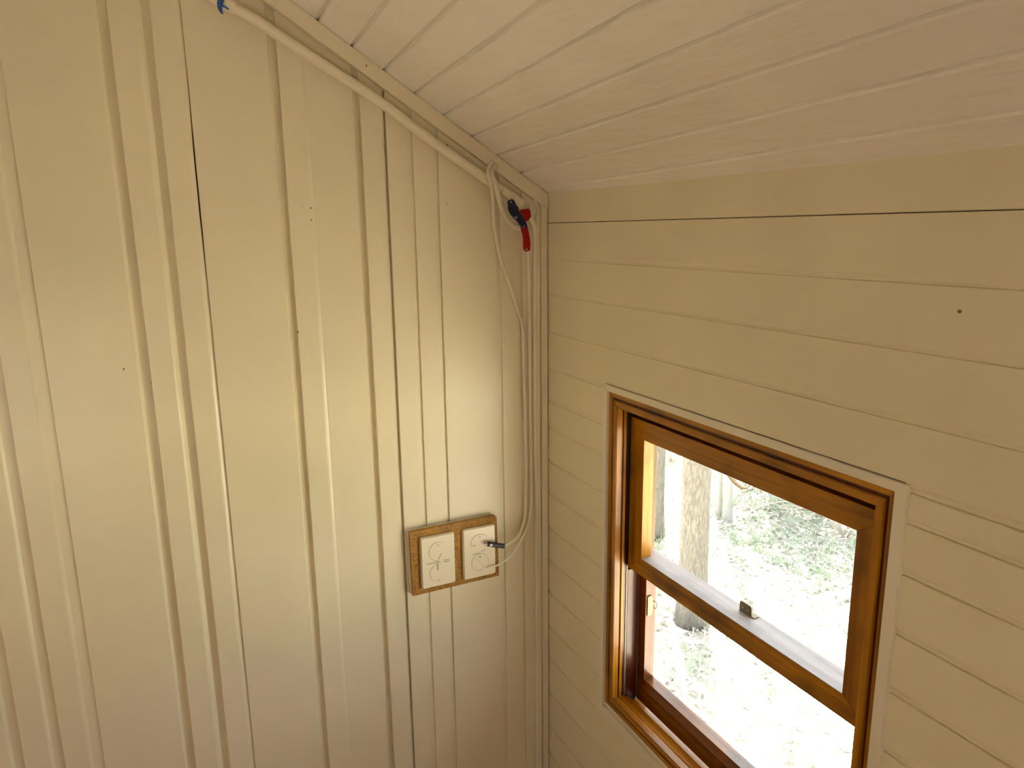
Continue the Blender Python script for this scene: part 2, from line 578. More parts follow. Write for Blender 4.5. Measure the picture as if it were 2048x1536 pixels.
for nm, rect, ax in (('fill_opening_back', BW, 'y'), ('fill_opening_far', FW, 'x')):
    u0, u1, z0, z1 = rect
    w = tag(empty(nm, ((u0 + u1) / 2, RY, z0) if ax == 'y' else (RX, (u0 + u1) / 2, z0)), kind='structure')
    for (a0, a1, b0, b1) in ((u0, u0 + .05, z0, z1), (u1 - .05, u1, z0, z1), (u0 + .05, u1 - .05, z0, z0 + .05), (u0 + .05, u1 - .05, z1 - .05, z1), ((u0 + u1) / 2 - .02, (u0 + u1) / 2 + .02, z0 + .05, z1 - .05)):
        if ax == 'y': bx('fill_opening_frame', M_woodv, w, a0, a1, RY - .07, RY - .02, b0, b1)
        else: bx('fill_opening_frame', M_woodv, w, RX + .02, RX + .07, a0, a1, b0, b1)

# ---- trims in the corner: the raking strip under the ceiling and the upright strip
bm = bmesh.new()
pts = [(-0.0005, ZC - 0.0005 + .0003), (RIDGE, zceil(RIDGE) - .0005), (RIDGE, zceil(RIDGE) - .031), (-0.022, ZC + SL * .022 - .031), (-0.0005, ZC + SL * .0005 - .031)]
outline(bm, pts, 0.0002, 0.012)
bmesh.ops.bevel(bm, geom=[e for e in bm.edges if all(v.co.x > .011 for v in e.verts)], offset=.0012, segments=2, affect='EDGES')
tag(obj('trim_1', bm, M_trim), kind='structure')
bm = bmesh.new()
box(bm, 0.0002, 0.0100, -0.0150, -0.0016, FL, ZC - .022, 0.0)
bmesh.ops.bevel(bm, geom=[e for e in bm.edges if abs(e.verts[0].co.z - e.verts[1].co.z) > 1], offset=.0012, segments=2, affect='EDGES')
tag(obj('trim_2', bm, M_trim), kind='structure')
# thin strip beside it, standing on the last board
bm = bmesh.new()
rings = [[(d, y + wobble(77, z, .0012), z) for d, y in ((0.0002, -.0245), (0.0050, -.0245), (0.0058, -.0235), (0.0058, -.0175), (0.0050, -.0165), (0.0002, -.0165))] for z in [FL + k * (ZO + .03) / 16 for k in range(17)]]
loft(bm, rings)
tag(obj('trim_3', bm, M_trim), kind='structure')

# ================================================================== THE WINDOW
wd = tag(empty('window_1', (0.534, 0.0, -0.95)), kind='structure')
TX0, TX1, TZ0, TZ1 = 0.2270, 0.8430, -0.9500, -0.2780      # white surround, outside
UX0, UX1, UZ0, UZ1 = 0.2405, 0.8268, -0.9345, -0.2900      # white surround, inside
YF = -0.0030


def frame4(name, mat_v, mat_h, o4, i4, y0, y1, parent, bev=0.0, mitre=True):
    """four mitred pieces between the outer and the inner rectangle"""
    (ax0, ax1, az0, az1), (cx0, cx1, cz0, cz1) = o4, i4
    P = {'l': [(ax0, az0), (cx0, cz0), (cx0, cz1), (ax0, az1)], 'r': [(cx1, cz0), (ax1, az0), (ax1, az1), (cx1, cz1)],
         't': [(ax0, az1), (cx0, cz1), (cx1, cz1), (ax1, az1)], 'b': [(ax0, az0), (ax1, az0), (cx1, cz0), (cx0, cz0)]}
    names = name if isinstance(name, dict) else {k: name for k in 'lrtb'}
    out = {}
    for k, pts in P.items():
        bm = bmesh.new()
        outline(bm, pts, y0, y1, mp=lambda u, v, w: (u, w, v))
        if bev:
            bmesh.ops.bevel(bm, geom=[e for e in bm.edges if all(abs(v.co.y - y0) < 1e-5 for v in e.verts)], offset=bev, segments=2, affect='EDGES')
        out[k] = obj(names[k], bm, mat_v if k in 'lr' else mat_h, parent)
    return out


frame4('architrave', M_arch, M_arch, (TX0, TX1, TZ0, TZ1), (UX0, UX1, UZ0, UZ1), YF, 0.0165, wd, .0008)
# varnished casing: outer band, red groove, inner band
CX0, CX1, CZ0, CZ1 = 0.2407, 0.8266, -0.9275, -0.2902
G0, G1 = 0.0090, 0.0142
IN = (0.2672, 0.8010, -0.9040, -0.3165)


def inset(k):
    fx0 = (IN[0] - CX0) / 0.0265
    return (CX0 + k * fx0, CX1 - k * (CX1 - IN[1]) / 0.0265, CZ0 + k * (IN[2] - CZ0) / 0.0265, CZ1 - k * (CZ1 - IN[3]) / 0.0265)


frame4({'l': 'casing_bead', 'r': 'casing_bead', 't': 'casing_bead', 'b': 'casing_bead'}, M_woodv, M_woodh, inset(0), inset(.0092), 0.0025, 0.020, wd, .0008)
frame4('groove', M_reddk, M_reddk, inset(.0092), inset(.0145), 0.0065, 0.020, wd)
frame4('casing', M_woodv, M_woodh, inset(.0145), inset(.0265), 0.0020, 0.014, wd, .0012)
bx('liner', M_arch, wd, CX0, CX1, 0.0025, 0.017, UZ0, CZ0 - .0003)
# jamb profile behind the casing (stop bead, groove, track)
for s, xi in ((1, IN[0]), (-1, IN[1])):
    z0, z1 = IN[2] - .03, IN[3] + .012

    def jb(name, mat, d0, d1, y0, y1, bev=0, za=z0, zb=z1):
        x0, x1 = sorted((xi - s * d0, xi - s * d1))
        return bx(name, mat, wd, x0, x1, y0, y1, za, zb, bev)
    jb('jamb_groove', M_reddk, .0030, .030, .0142, .0182)
    jb('stop_bead', M_woodv, .0000, .030, .0184, .0240, .001)
    jb('jamb_lining', M_reddk, .0040, .030, .0242, .0300)
    jb('track', M_seal, .0085, .030, .0302, .0600)
    jb('track_cover', M_reddk, .0030, .0083, .0356, .0600, 0, IN[2] - .01, -.640)
    jb('sash_balance', M_steel, .0030, .0070, .0310, .0352, .0008, IN[2] - .01, -.628)
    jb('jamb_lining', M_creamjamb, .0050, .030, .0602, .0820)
    jb('weather_strip', M_white, .0050, .030, .0822, .0872)
    jb('outer_stop', M_wold, .0050, .030, .0874, .0975, .0008)
bx('head_lining', M_seal, wd, IN[0] - .028, IN[1] + .028, .0142, .0975, IN[3] + .0125, IN[3] + .030)
bx('parting_head', M_seal, wd, IN[0] - .004, IN[1] + .004, .0590, .0870, -.3520, IN[3] + .0123)
bx('head_stop', M_wold, wd, IN[0] - .004, IN[1] + .004, .0874, .0975, -.3520, IN[3] + .0123)
# sill: a light flat strip, a groove, a worn slope going out under the sash
bm = bmesh.new()
prof = [(.0142, -.9055), (.0150, -.9075), (.0190, -.9075), (.0200, -.9060), (.0420, -.9120), (.0470, -.9240), (.120, -.945), (.120, -.972), (.0142, -.972)]
loft(bm, [[(x, y, z) for y, z in prof] for x in (IN[0] - .028, IN[0], .534, IN[1], IN[1] + .028)])
obj('sill', bm, M_woodh, wd)


def sash(name, x0, x1, z0, z1, ix0, ix1, iz0, iz1, y0, y1, mv, mh, mbot=None, bevel_in=.004, toprail=None):
    s = bpy.data.objects.new(name, None)
    COL.objects.link(s)
    s.parent = wd
    s.empty_display_size = .03
    s['org'] = wd['org']
    th = y1 - y0
    P = {'stile': ([(x0, z0), (ix0, iz0), (ix0, iz1), (x0, z1)], [(ix1, iz0), (x1, z0), (x1, z1), (ix1, iz1)]),
         'rail': ([(x0, z1), (ix0, iz1), (ix1, iz1), (x1, z1)], [(x0, z0), (x1, z0), (ix1, iz0), (ix0, iz0)])}
    for nm, L in P.items():
        for k, pts in enumerate(L):
            bm = bmesh.new()
            outline(bm, pts, y0, y1, mp=lambda u, v, w: (u, w, v))
            bmesh.ops.bevel(bm, geom=[e for e in bm.edges if all(abs(v.co.y - y0) < 1e-5 for v in e.verts)], offset=.0006, segments=1, affect='EDGES')
            mt = mv if nm == 'stile' else mh
            if nm == 'rail' and k == 0 and toprail: mt = toprail
            obj(nm, bm, mt, s)
    bm = bmesh.new()
    yy = y0 + th * .55
    box(bm, ix0 + .0002, ix1 - .0002, yy, yy + .003, iz0 + .0002, iz1 - .0002)
    obj('glass', bm, M_glass, s)
    return s


is_ = sash('inner_sash', .2625, .8055, -.6345, -.3370, .3040, .7530, -.6010, -.3725, .0360, .0580, M_woodv, M_woodh)
so_ = sash('outer_sash', .2640, .8045, -.9240, -.6030, .2860, .7720, -.8690, -.6280, .0625, .0855, M_woodv_shade, M_woodh_shade, toprail=M_wgrey_sheen)
bx('rail_sheen', M_wgrey_sheen, is_, .3045, .7525, .0366, .0580, -.6009, -.6001)  # pale strip painting the sky's sheen on the inner rail's top
# sloped inner edge of the lower rail and stile
bm = bmesh.new()
loft(bm, [[(x, .0621, -.8820), (x, .0560, -.8830), (x, .0621, -.8700)] for x in (.2900, .534, .7700)])
obj('glazing_bead', bm, M_woodh_shade, so_)
bx('shelf', M_wgrey_sheen, so_, .2860, .7800, .0582, .0622, -.6240, -.6012)
# keeper plate standing on the outer sash's top rail
p0 = at(2, -.6005, 1478, 1237); p1 = at(2, -.6005, 1501, 1246)
kx0, kx1, ky = at(1, .070, 1478, 1233).x, at(1, .070, 1501.5, 1246).x, .070
kp = bpy.data.objects.new('catch', None); COL.objects.link(kp); kp.parent = wd; kp['org'] = wd['org']
bm = bmesh.new()
pts = [(kx0, -.6028), (kx1, -.6028), (kx1, -.588), (kx1 - .003, -.5845), (kx0 + .003, -.5845), (kx0, -.588)]
outline(bm, pts, ky, ky + .0015, mp=lambda u, v, w: (u, w, v))
obj('plate', bm, M_bronze, kp)
bx('foot_plate', M_bronze, kp, kx0 - .001, kx1 + .005, ky + .0016, ky + .012, -.6028, -.6014)
for fx in (.3, .72):
    bm = bmesh.new()
    bmesh.ops.create_cone(bm, cap_ends=True, segments=10, radius1=.0016, radius2=.0016, depth=.0022, matrix=Matrix.Translation((kx0 + (kx1 - kx0) * fx, ky, -.594)) @ Matrix.Rotation(math.pi / 2, 4, 'X'))
    obj('screw', bm, M_screw, kp)
# side latch on the lower sash stile
la = bpy.data.objects.new('latch', None); COL.objects.link(la); la.parent = wd; la['org'] = wd['org']
zt, zb = at(0, .2865, 1294, 1192).z, at(0, .2865, 1293, 1232).z
bm = bmesh.new()
outline(bm, [(.066, zb), (.075, zb), (.079, zb + .022), (.079, zt - .010), (.074, zt), (.066, zt - .002)], .2862, .2885)
obj('plate', bm, M_bronze, la)
bm = bmesh.new()
hc = at(0, .290, 1302, 1212)
tube(bm, [(.2885, .078, hc.z + .008), (.292, .083, hc.z + .006), (.293, .084, hc.z - .003), (.289, .081, hc.z - .008), (.2885, .079, hc.z - .002)], .0009, 6, up=(0, 0, 1), n=4)
obj('hook', bm, M_bronze, la, True)

# ================================================================== THINGS ON THE LEFT WALL
XW = 0.0002


def onw(px, py, x=.008):
    return at(0, x, px, py)


# conduit
PR = .0092
cpts = [(408, -26), (425, -9), (440, 1), (466, 13), (500, 31.5), (600, 97), (712, 170), (766.6, 207), (876, 289), (978.5, 361), (1030, 397), (1046, 408.5)]
P = [onw(x, y, .0125 + PR) for x, y in cpts]
P = [Vector((p.x - .0035, p.y, p.z)) for p in P]
cn = tag(empty('conduit', P[-1]), 'cream painted round conduit running up the board wall just under the raking strip', 'conduit')
bm = bmesh.new()
tube(bm, P, PR, 14, n=5)
obj('pipe', bm, M_pipe, cn, True)
bm = bmesh.new()
a, b2 = onw(1003, 379, .0185), onw(1020, 391, .0185)
tube(bm, [a, (a + b2) / 2, b2], PR + .0006, 14, n=3)
obj('coupling', bm, M_pipe, cn, True)
bm = bmesh.new()
a, b2 = onw(447, 5, .0185), onw(470, 16, .0185)
tube(bm, [a, (a + b2) / 2, b2], PR + .0014, 14, n=3)
obj('coupling', bm, M_pipe, cn, True)

# blue tape wound on the conduit's upper end with two loose tails
tp = tag(empty('tape', onw(444, 28, .02)), 'strip of blue masking tape with two loose tails wound round the conduit end', 'tape')
bm = bmesh.new()
a, b2 = onw(437, -3, .0185), onw(449, 4, .0185)
tube(bm, [a, (a + b2) / 2, b2], PR + .0012, 14, n=3)
obj('winding', bm, M_blue, tp, True)
for pl_, w0, w1 in (([(441, 0, .031), (439, 8, .033), (439.5, 16, .031), (442, 23, .033), (445, 28, .031)], 6.5, 2.2),
                    ([(443, 11, .034), (447, 12.5, .036), (452, 15, .034), (457, 19, .033)], 2.2, 1.6)):
    bm = bmesh.new()
    L_, R_ = [], []
    k_ = len(pl_)
    for i, (x, y, d) in enumerate(pl_):
        w = w0 + (w1 - w0) * i / (k_ - 1)
        n_ = Vector((1, 0)) if pl_[0][0] - pl_[-1][0] > -6 else Vector((-.5, 1)).normalized()
        for sgn, LL in ((-1, L_), (1, R_)):
            q = onw(x + n_.x * w * sgn, y + n_.y * w * sgn, d)
            LL.append((q, Vector((q.x + .0006, q.y, q.z))))
    rings = [[l[0], r_[0], r_[1], l[1]] for l, r_ in zip(L_, R_)]
    loft(bm, rings)
    obj('tail', bm, M_blue, tp)


# cables
def cable(label, pts, w, depth=.55, rfun=None, group='white cables in the corner', name='cable', lift=None, cat='cable'):
    P = []
    for q in pts:
        x, y = q[:2]
        off = q[2] if len(q) > 2 else w * depth + .0004
        P.append(onw(x, y, off))
    bm = bmesh.new()
    tube(bm, P, w, 10, flat=depth, up=(1, 0, 0), n=6, rfun=rfun)
    return tag(obj(name, bm, M_cable, None, True), label, cat)


cable('thin white cable crossing the conduit and hanging down the corner to the black tape',
      [(986, 322, .0135), (978, 334, .0165), (975.5, 347, .0300), (980, 362, .0330), (984, 380, .0310), (986.5, 410, .012), (988, 446), (994, 484), (1002, 520), (1018, 566), (1036, 623), (1044.6, 652),
       (1047, 702), (1049, 786), (1051, 860), (1052.5, 950), (1051, 1010, .008), (1046, 1050, .018), (1032, 1078, .028), (1008, 1091.5, .034)], .0037, .8)
cable('broad flat white cable looping behind the clamp beneath the conduit',
      [(992, 330, .0135), (985, 340, .016), (985, 352, .0300), (990, 368, .0325), (997, 392, .026), (1003, 414, .011), (1012, 434), (1024, 450), (1038, 456.5), (1050, 452)], .0056, .5)
cable('flat white cable hanging straight down from the red clamp handle',
      [(1053, 446, .006), (1055, 470), (1057, 500), (1058.5, 560), (1059.5, 650), (1060.5, 800), (1062, 930), (1063, 1000, .006), (1057, 1045, .014), (1042, 1080, .022), (1025, 1108, .028), (998, 1129, .031), (975, 1135, .0285)], .0044, .55, lambda u: 1 if u < .62 else max(.5, 1 - (u - .62) * 2.2))
cable('flat white cable arching over behind the red clamp jaw, down the corner',
      [(1056, 424, .016), (1060, 434, .014), (1067, 446, .009), (1070.3, 466), (1071, 520), (1070.5, 600), (1070.5, 760), (1071.5, 900), (1073, 1020), (1074, 1200), (1075, 1400), (1076, 1560)], .0048, .55)
cable('thin white cable squeezed against the upright corner strip',
      [(1068, 398, .013), (1074, 410, .010), (1077, 424, .008), (1077.5, 450), (1077.5, 600), (1078, 800), (1079, 1000), (1080, 1250), (1081, 1560)], .0027, .9)
# ragged stub of conduit filler beside the clamp
bm = bmesh.new()
tube(bm, [onw(1058, 409, .012), onw(1060.5, 416, .012), onw(1060, 426, .012)], .0032, 8)
tag(obj('cable_stub', bm, M_cable, None, True), 'short white cable stub poking up beside the red clamp jaw', 'cable')

# spring clamp
CLX = .030
cl = tag(empty('spring_clamp', onw(1053, 502, CLX)), 'small navy and red clamp gripping the cables at the top of the corner', 'clamp')


def zpt(x, y):   # enlarged-view pixels -> photo pixels
    return (960 + x / 9.6, 360 + y / 9.6)


def plate(pts, x0, x1, name, mat, bev=.0008):
    P2 = []
    for x, y in pts:
        q = onw(*zpt(x, y), (x0 + x1) / 2)
        P2.append((q.y, q.z))
    bm = bmesh.new()
    outline(bm, P2, x0, x1)
    bmesh.ops.bevel(bm, geom=[e for e in bm.edges if all(abs(v.co.x - x1) < 1e-5 for v in e.verts)], offset=bev, segments=2, affect='EDGES')
    return obj(name, bm, mat, cl)


plate([(770, 575), (850, 560), (915, 550), (955, 595), (962, 670), (945, 690), (955, 725), (915, 745), (880, 800), (850, 810), (835, 740), (810, 680), (780, 620)], .016, .027, 'jaw', M_red, .002)
plate([(780, 870), (905, 890), (925, 1000), (945, 1120), (958, 1250), (960, 1320), (945, 1355), (900, 1375), (860, 1362), (838, 1330), (832, 1250), (834, 1150), (822, 1050), (795, 960)], .026, .0315, 'handle', M_red, .0016)
plate([(545, 400), (580, 378), (625, 367), (650, 390), (675, 430), (685, 480), (700, 530), (735, 600), (780, 670), (820, 740), (850, 800), (890, 840), (908, 885), (880, 915), (850, 920), (815, 905), (770, 870),
       (720, 800), (660, 735), (600, 670), (560, 600), (540, 540), (548, 470), (538, 430)], .0320, .0380, 'arm', M_navy, .0022)
for (x, y, r_, x1) in ((593, 422, .0018, .0386), (693, 716, .0030, .0392), (850, 888, .0018, .0388), (897, 1335, .0022, .0322)):
    c_ = onw(*zpt(x, y), x1)
    bm = bmesh.new()
    bmesh.ops.create_cone(bm, cap_ends=True, segments=14, radius1=r_, radius2=r_ * .75, depth=.0016, matrix=Matrix.Translation(c_) @ Matrix.Rotation(math.pi / 2, 4, 'Y'))
    obj('rivet', bm, M_screw, cl)
c_ = onw(*zpt(693, 716), .0401)
bm = bmesh.new()
for q in (0, math.pi / 2):
    d_ = Vector((0, math.cos(q + .5), math.sin(q + .5))) * .0016
    e_ = Vector((0, -d_.z, d_.y)).normalized() * .0003
    vs = [bm.verts.new(c_ + v_) for v_ in (-d_ - e_, d_ - e_, d_ + e_, -d_ + e_)]
    bm.faces.new(vs)
    vs2 = [bm.verts.new(v.co + Vector((.0003, 0, 0))) for v in vs]
    bm.faces.new(vs2[::-1])
obj('screw_slot', bm, M_mark, cl)

# outlet block
ob = tag(empty('mounting_board', (0.0, -.225, -.727)), 'orange-brown strand board block screwed to the boards to carry two white plates', 'board')
bq = [(-.3195, -.5885), (-.1335, -.5870), (-.1290, -.5905), (-.1255, -.7255), (-.3175, -.7275)]
bm = bmesh.new()
outline(bm, [(y - .0006, z - .0006) for y, z in [(-.3200, -.5895), (-.1370, -.5880), (-.1290, -.7260), (-.3175, -.7275)]], .0002, .0105)
obj('packing', bm, M_trim, ob)
bm = bmesh.new()
outline(bm, bq, .0107, .0180)
obj('strand_board', bm, M_osb, ob)


def wallplate(label, y0, y1, z0, z1, which):
    e = tag(empty('outlet_plate', (.018, (y0 + y1) / 2, z0)), label, 'outlet', 'white outlet plates on the strand board')
    bm = bmesh.new()
    r1, r2 = rrect(y0, y1, z0, z1, .004), rrect(y0 + .0022, y1 - .0022, z0 + .0022, z1 - .0022, .003)
    loft(bm, [[(.0182, u, v) for u, v in r1], [(.0225, u, v) for u, v in r1], [(.0262, u, v) for u, v in r2]])
    obj('faceplate', bm, M_plate, e)
    F = .0263
    cyy, h = (y0 + y1) / 2, z1 - z0

    def ring(cz, rad, a0, a1, w0, nm='embossed_ring'):
        bm = bmesh.new()
        n = 28
        rings = []
        for k in range(n + 1):
            a_ = math.radians(a0 + (a1 - a0) * k / n)
            w_ = w0 * (0.25 + 0.75 * math.sin(math.pi * (k + .5) / (n + 1)))
            for_ = [(F - .0001, cyy + (rad - w_) * math.cos(a_), cz + (rad - w_) * math.sin(a_)), (F - .0001, cyy + (rad + w_) * math.cos(a_), cz + (rad + w_) * math.sin(a_)),
                    (F + .0003, cyy + (rad + w_) * math.cos(a_), cz + (rad + w_) * math.sin(a_)), (F + .0003, cyy + (rad - w_) * math.cos(a_), cz + (rad - w_) * math.sin(a_))]
            rings.append(for_)
        loft(bm, rings)
        obj(nm, bm, M_mark, e)

    def dashes(yc, zc, L_, n, seed, sl=.12, nm='printed_words', hh=.0011):
        rnd = random.Random(seed)
        bm = bmesh.new()
        for k in range(n):
            if rnd.random() < .08: continue
            yy = yc - L_ / 2 + L_ * (k + .5) / n
            zz = zc + sl * 0 * (yy - yc)
            kind = rnd.randrange(3)
            w_ = L_ / n * .33
            box(bm, F - .0001, F + .0002, yy - w_, yy - w_ * .4, zz - hh, zz + hh * rnd.choice((.5, 1)))
            if kind: box(bm, F - .0001, F + .0002, yy - w_ * .4, yy + w_, zz + hh * (.3 if kind == 1 else -.9), zz + hh * (.65 if kind == 1 else -.5))
            box(bm, F - .0001, F + .0002, yy + w_ * .4, yy + w_, zz - hh * rnd.choice((.6, 1)), zz + hh * .5)
        obj(nm, bm, M_mark, e)
    if which == 0:
        ring(z1 - .0345, .0202, 62, 262, .00026)
        ring(z0 + .0305, .0197, 68, 250, .00026)
        dashes(cyy - .011, (z0 + z1) / 2 - .0015, .029, 13, 3)
        dashes(cyy + .017, (z0 + z1) / 2 - .0005, .015, 8, 4, hh=.0008)
        dashes(cyy + .0175, (z0 + z1) / 2 - .0042, .013, 6, 5, hh=.001)
        bm = bmesh.new()      # earth-pin slot and the curved recess above it
        box(bm, F - .0001, F + .0002, cyy - .0035, cyy - .0014, z0 + .0370, z0 + .0500)
        obj('slot', bm, plain('slot_shadow', (.30, .22, .13), .6), e)
        bm = bmesh.new()
        tube(bm, [(F, cyy - .0023, z0 + .052), (F, cyy - .0005, z0 + .060), (F, cyy + .004, z0 + .066), (F, cyy + .006, z0 + .072)], .0009, 6, flat=.4, n=4)
        obj('slot', bm, plain('slot_edge', (.52, .42, .28), .6), e)
    else:
        ring(z1 - .0350, .0198, 30, 188, .00034)
        ring(z0 + .0345, .0192, -20, 260, .00026)
        bm = bmesh.new()
        box(bm, F - .0001, F + .0003, cyy - .0200, cyy - .008, z1 - .0385, z1 - .0378)
        obj('embossed_ring', bm, M_mark, e)
        dashes(cyy - .0095, (z0 + z1) / 2 - .001, .017, 7, 8, hh=.001)
        dashes(cyy + .0085, (z0 + z1) / 2 + .003, .012, 6, 9, hh=.0008)
        # creased clear film hanging off the plate
        bm = bmesh.new()
        tube(bm, [(F + .0003, cyy - .018, (z0 + z1) / 2 - .004), (F + .0003, cyy - .005, z0 + .040), (F + .0003, cyy + .006, z0 + .024), (F + .0003, cyy + .010, z0 + .020), (F + .0003, cyy + .016, z0 + .023)], .00022, 5, n=5)
        obj('crease', bm, plain('film_crease', (.40, .32, .2), .4), e)
    for cz in (z1 - .0215 if which == 0 else z1 - .0205, z0 + .0145 if which == 0 else z0 + .0165):
        bm = bmesh.new()
        n = 14
        rad = .0017
        loft(bm, [[(F - .0001 + q, cyy + (rad - w_) * math.cos(2 * math.pi * k / n), cz + (rad - w_) * math.sin(2 * math.pi * k / n)) for q, w_ in ((0, .00018), (0, -.00018), (.0003, -.00018), (.0003, .00018))] for k in range(n + 1)], cap=False)
        obj('screw_hole', bm, M_mark, e)
    if which:
        cz = z0 + .0465
        bx('printed_words', M_mark, e, F - .0001, F + .0003, cyy - .0012, cyy + .0012, cz - .0014, cz + .0014)
    return e


wallplate('white outlet plate nearer the window side, with a black taped cable end over it', -.2088, -.1355, -.7152, -.6030, 1)
wallplate('clean white outlet plate on the strand board, farther from the window corner', -.3000, -.2265, -.7145, -.6030, 0)

# black taped cable end
ce_ = tag(empty('cable_end', onw(1008, 1097, .035)), 'black taped cable end poking out over the edge of the outlet plate', 'connector')
bm = bmesh.new()
tube(bm, [onw(976, 1088, .036), onw(990, 1090, .036), onw(1008, 1092, .036)], .0053, 10, flat=.8, n=4)
obj('sleeve', bm, M_black, ce_)
for k, (x, y) in enumerate(((968, 1086), (967, 1089), (969, 1092))):
    bm = bmesh.new()
    tube(bm, [onw(977, 1088 + k, .036), onw(972, 1087.5 + k * 1.2, .036), onw(x, y, .035)], .0007, 6, n=3)
    obj('wire', bm, [M_screw, M_cable, M_screw][k], ce_, True)
bx('label_patch', plain('pale_label', (.6, .6, .55), .4), ce_, .0402, .0408, *(lambda a_, b_: (a_.y, b_.y))(onw(980, 1088, .0405), onw(985, 1088, .0405)), onw(982, 1093, .0405).z, onw(982, 1088, .0405).z)

# nail heads and knocks in the boards
for (px, py, r_) in ((1919, 623, .0019),):
    c_ = at(1, -.0003, px, py)
    bm = bmesh.new()
    bmesh.ops.create_cone(bm, cap_ends=True, segments=12, radius1=r_, radius2=r_, depth=.001, matrix=Matrix.Translation(c_) @ Matrix.Rotation(math.pi / 2, 4, 'X'))
    obj('nail_head', bm, M_nail, wr)
for (px, py, r_) in ((596, 664, .0014), (247.5, 738, .0011), (622, 416, .0012), (623, 440, .001), (605, 413, .0007), (894, 407, .0008), (733, 131, .0012), (302, 766, .0007), (895, 291, .0012)):
    c_ = onw(px, py, .0124 if (px, py) == (733, 131) else .0004)
    bm = bmesh.new()
    bmesh.ops.create_cone(bm, cap_ends=True, segments=10, radius1=r_, radius2=r_ * .8, depth=.0008, matrix=Matrix.Translation(c_) @ Matrix.Scale(1.8, 4, (0, 0, 1)) @ Matrix.Rotation(math.pi / 2, 4, 'Y'))
    obj('nail_head', bm, M_nail, wl)

# ================================================================== OUTSIDE
GZ = -3.2
gm, t, b = newmat('leaf_litter_ground')
tc = t.nodes.new('ShaderNodeNewGeometry')
n1 = t.nodes.new('ShaderNodeTexNoise'); n1.inputs['Scale'].default_value = 1.6; n1.inputs['Detail'].default_value = 9
n2 = t.nodes.new('ShaderNodeTexNoise'); n2.inputs['Scale'].default_value = 26; n2.inputs['Detail'].default_value = 8
t.links.new(tc.outputs['Position'], n1.inputs[0]); t.links.new(tc.outputs['Position'], n2.inputs[0])
r = t.nodes.new('ShaderNodeValToRGB')
e = r.color_ramp.elements
e[0].position, e[0].color = .3, (.40, .34, .27, 1)
e[1].position, e[1].color = .62, (.62, .56, .48, 1)
t.links.new(n2.outputs[0], r.inputs[0])
r2 = t.nodes.new('ShaderNodeValToRGB')
r2.color_ramp.elements[0].position = .48; r2.color_ramp.elements[1].position = .62
t.links.new(n1.outputs[0], r2.inputs[0])
mx = t.nodes.new('ShaderNodeMixRGB')
mx.inputs[2].default_value = (.36, .37, .28, 1)
sx = t.nodes.new('ShaderNodeSeparateXYZ')
t.links.new(tc.outputs['Position'], sx.inputs[0])
mr = t.nodes.new('ShaderNodeMapRange')
mr.inputs[1].default_value = 2.8
mr.inputs[2].default_value = 5.0
t.links.new(sx.outputs['Y'], mr.inputs[0])
ad = t.nodes.new('ShaderNodeMath')
ad.operation = 'MULTIPLY_ADD'
ad.use_clamp = True
ad.inputs[1].default_value = .6
t.links.new(mr.outputs[0], ad.inputs[0])
ml = t.nodes.new('ShaderNodeMath')
ml.operation = 'MULTIPLY'
ml.inputs[1].default_value = .45
t.links.new(r2.outputs[0], ml.inputs[0])
t.links.new(ml.outputs[0], ad.inputs[2])
t.links.new(ad.outputs[0], mx.inputs[0]); t.links.new(r.outputs[0], mx.inputs[1]); t.links.new(mx.outputs[0], b.inputs['Base Color'])
b.inputs['Roughness'].default_value = .9


def gh(x, y):
    return GZ + .10 * noise.noise(Vector((x * .5, y * .5, 3.1))) + .03 * noise.noise(Vector((x * 2.1, y * 2.1, 8)))


bm = bmesh.new()
nx, ny, x0, x1, y0, y1 = 60, 50, -16, 8, .1, 16
vv = [[bm.verts.new((x0 + (x1 - x0) * i / nx, y0 + (y1 - y0) * j / ny, gh(x0 + (x1 - x0) * i / nx, y0 + (y1 - y0) * j / ny))) for i in range(nx + 1)] for j in range(ny + 1)]
for j in range(ny):
    for i in range(nx):
        bm.faces.new((vv[j][i], vv[j][i + 1], vv[j + 1][i + 1], vv[j + 1][i]))
for (a0, a1, c0, c1) in ((-40, 40, -40, .1), (-40, 40, 16, 40), (-40, -16, .1, 16), (8, 40, .1, 16)):
    bm.faces.new([bm.verts.new(p) for p in ((a0, c0, GZ), (a1, c0, GZ), (a1, c1, GZ), (a0, c1, GZ))])
tag(obj('ground', bm, gm, None, True), kind='structure')

M_leaf = [plain('dry_leaf', c, .6) for c in ((.44, .36, .28), (.62, .56, .48), (.24, .20, .16), (.28, .34, .22))]


def scatter(n, fn):
    V_, F_, MI = [], [], []
    for k in range(n):
        fn(V_, F_, MI)
    return V_, F_, MI


def mesh_obj(name, V_, F_, MI, mats, parent=None):
    me = bpy.data.meshes.new(name)
    me.from_pydata([tuple(v) for v in V_], [], F_)
    me.update()
    o = link(name, me, mats, parent)
    if MI:
        me.polygons.foreach_set('material_index', MI)
    return o


rnd = random.Random(3)


def rpos():
    # the wedge of ground seen through the window
    while True:
        x, y = rnd.uniform(-11, 1.0), rnd.uniform(.6, 10.5)
        if y > .6 and -x < 1.9 * y + 1.2 and y < -x * 1.75 + 3.2:
            return x, y


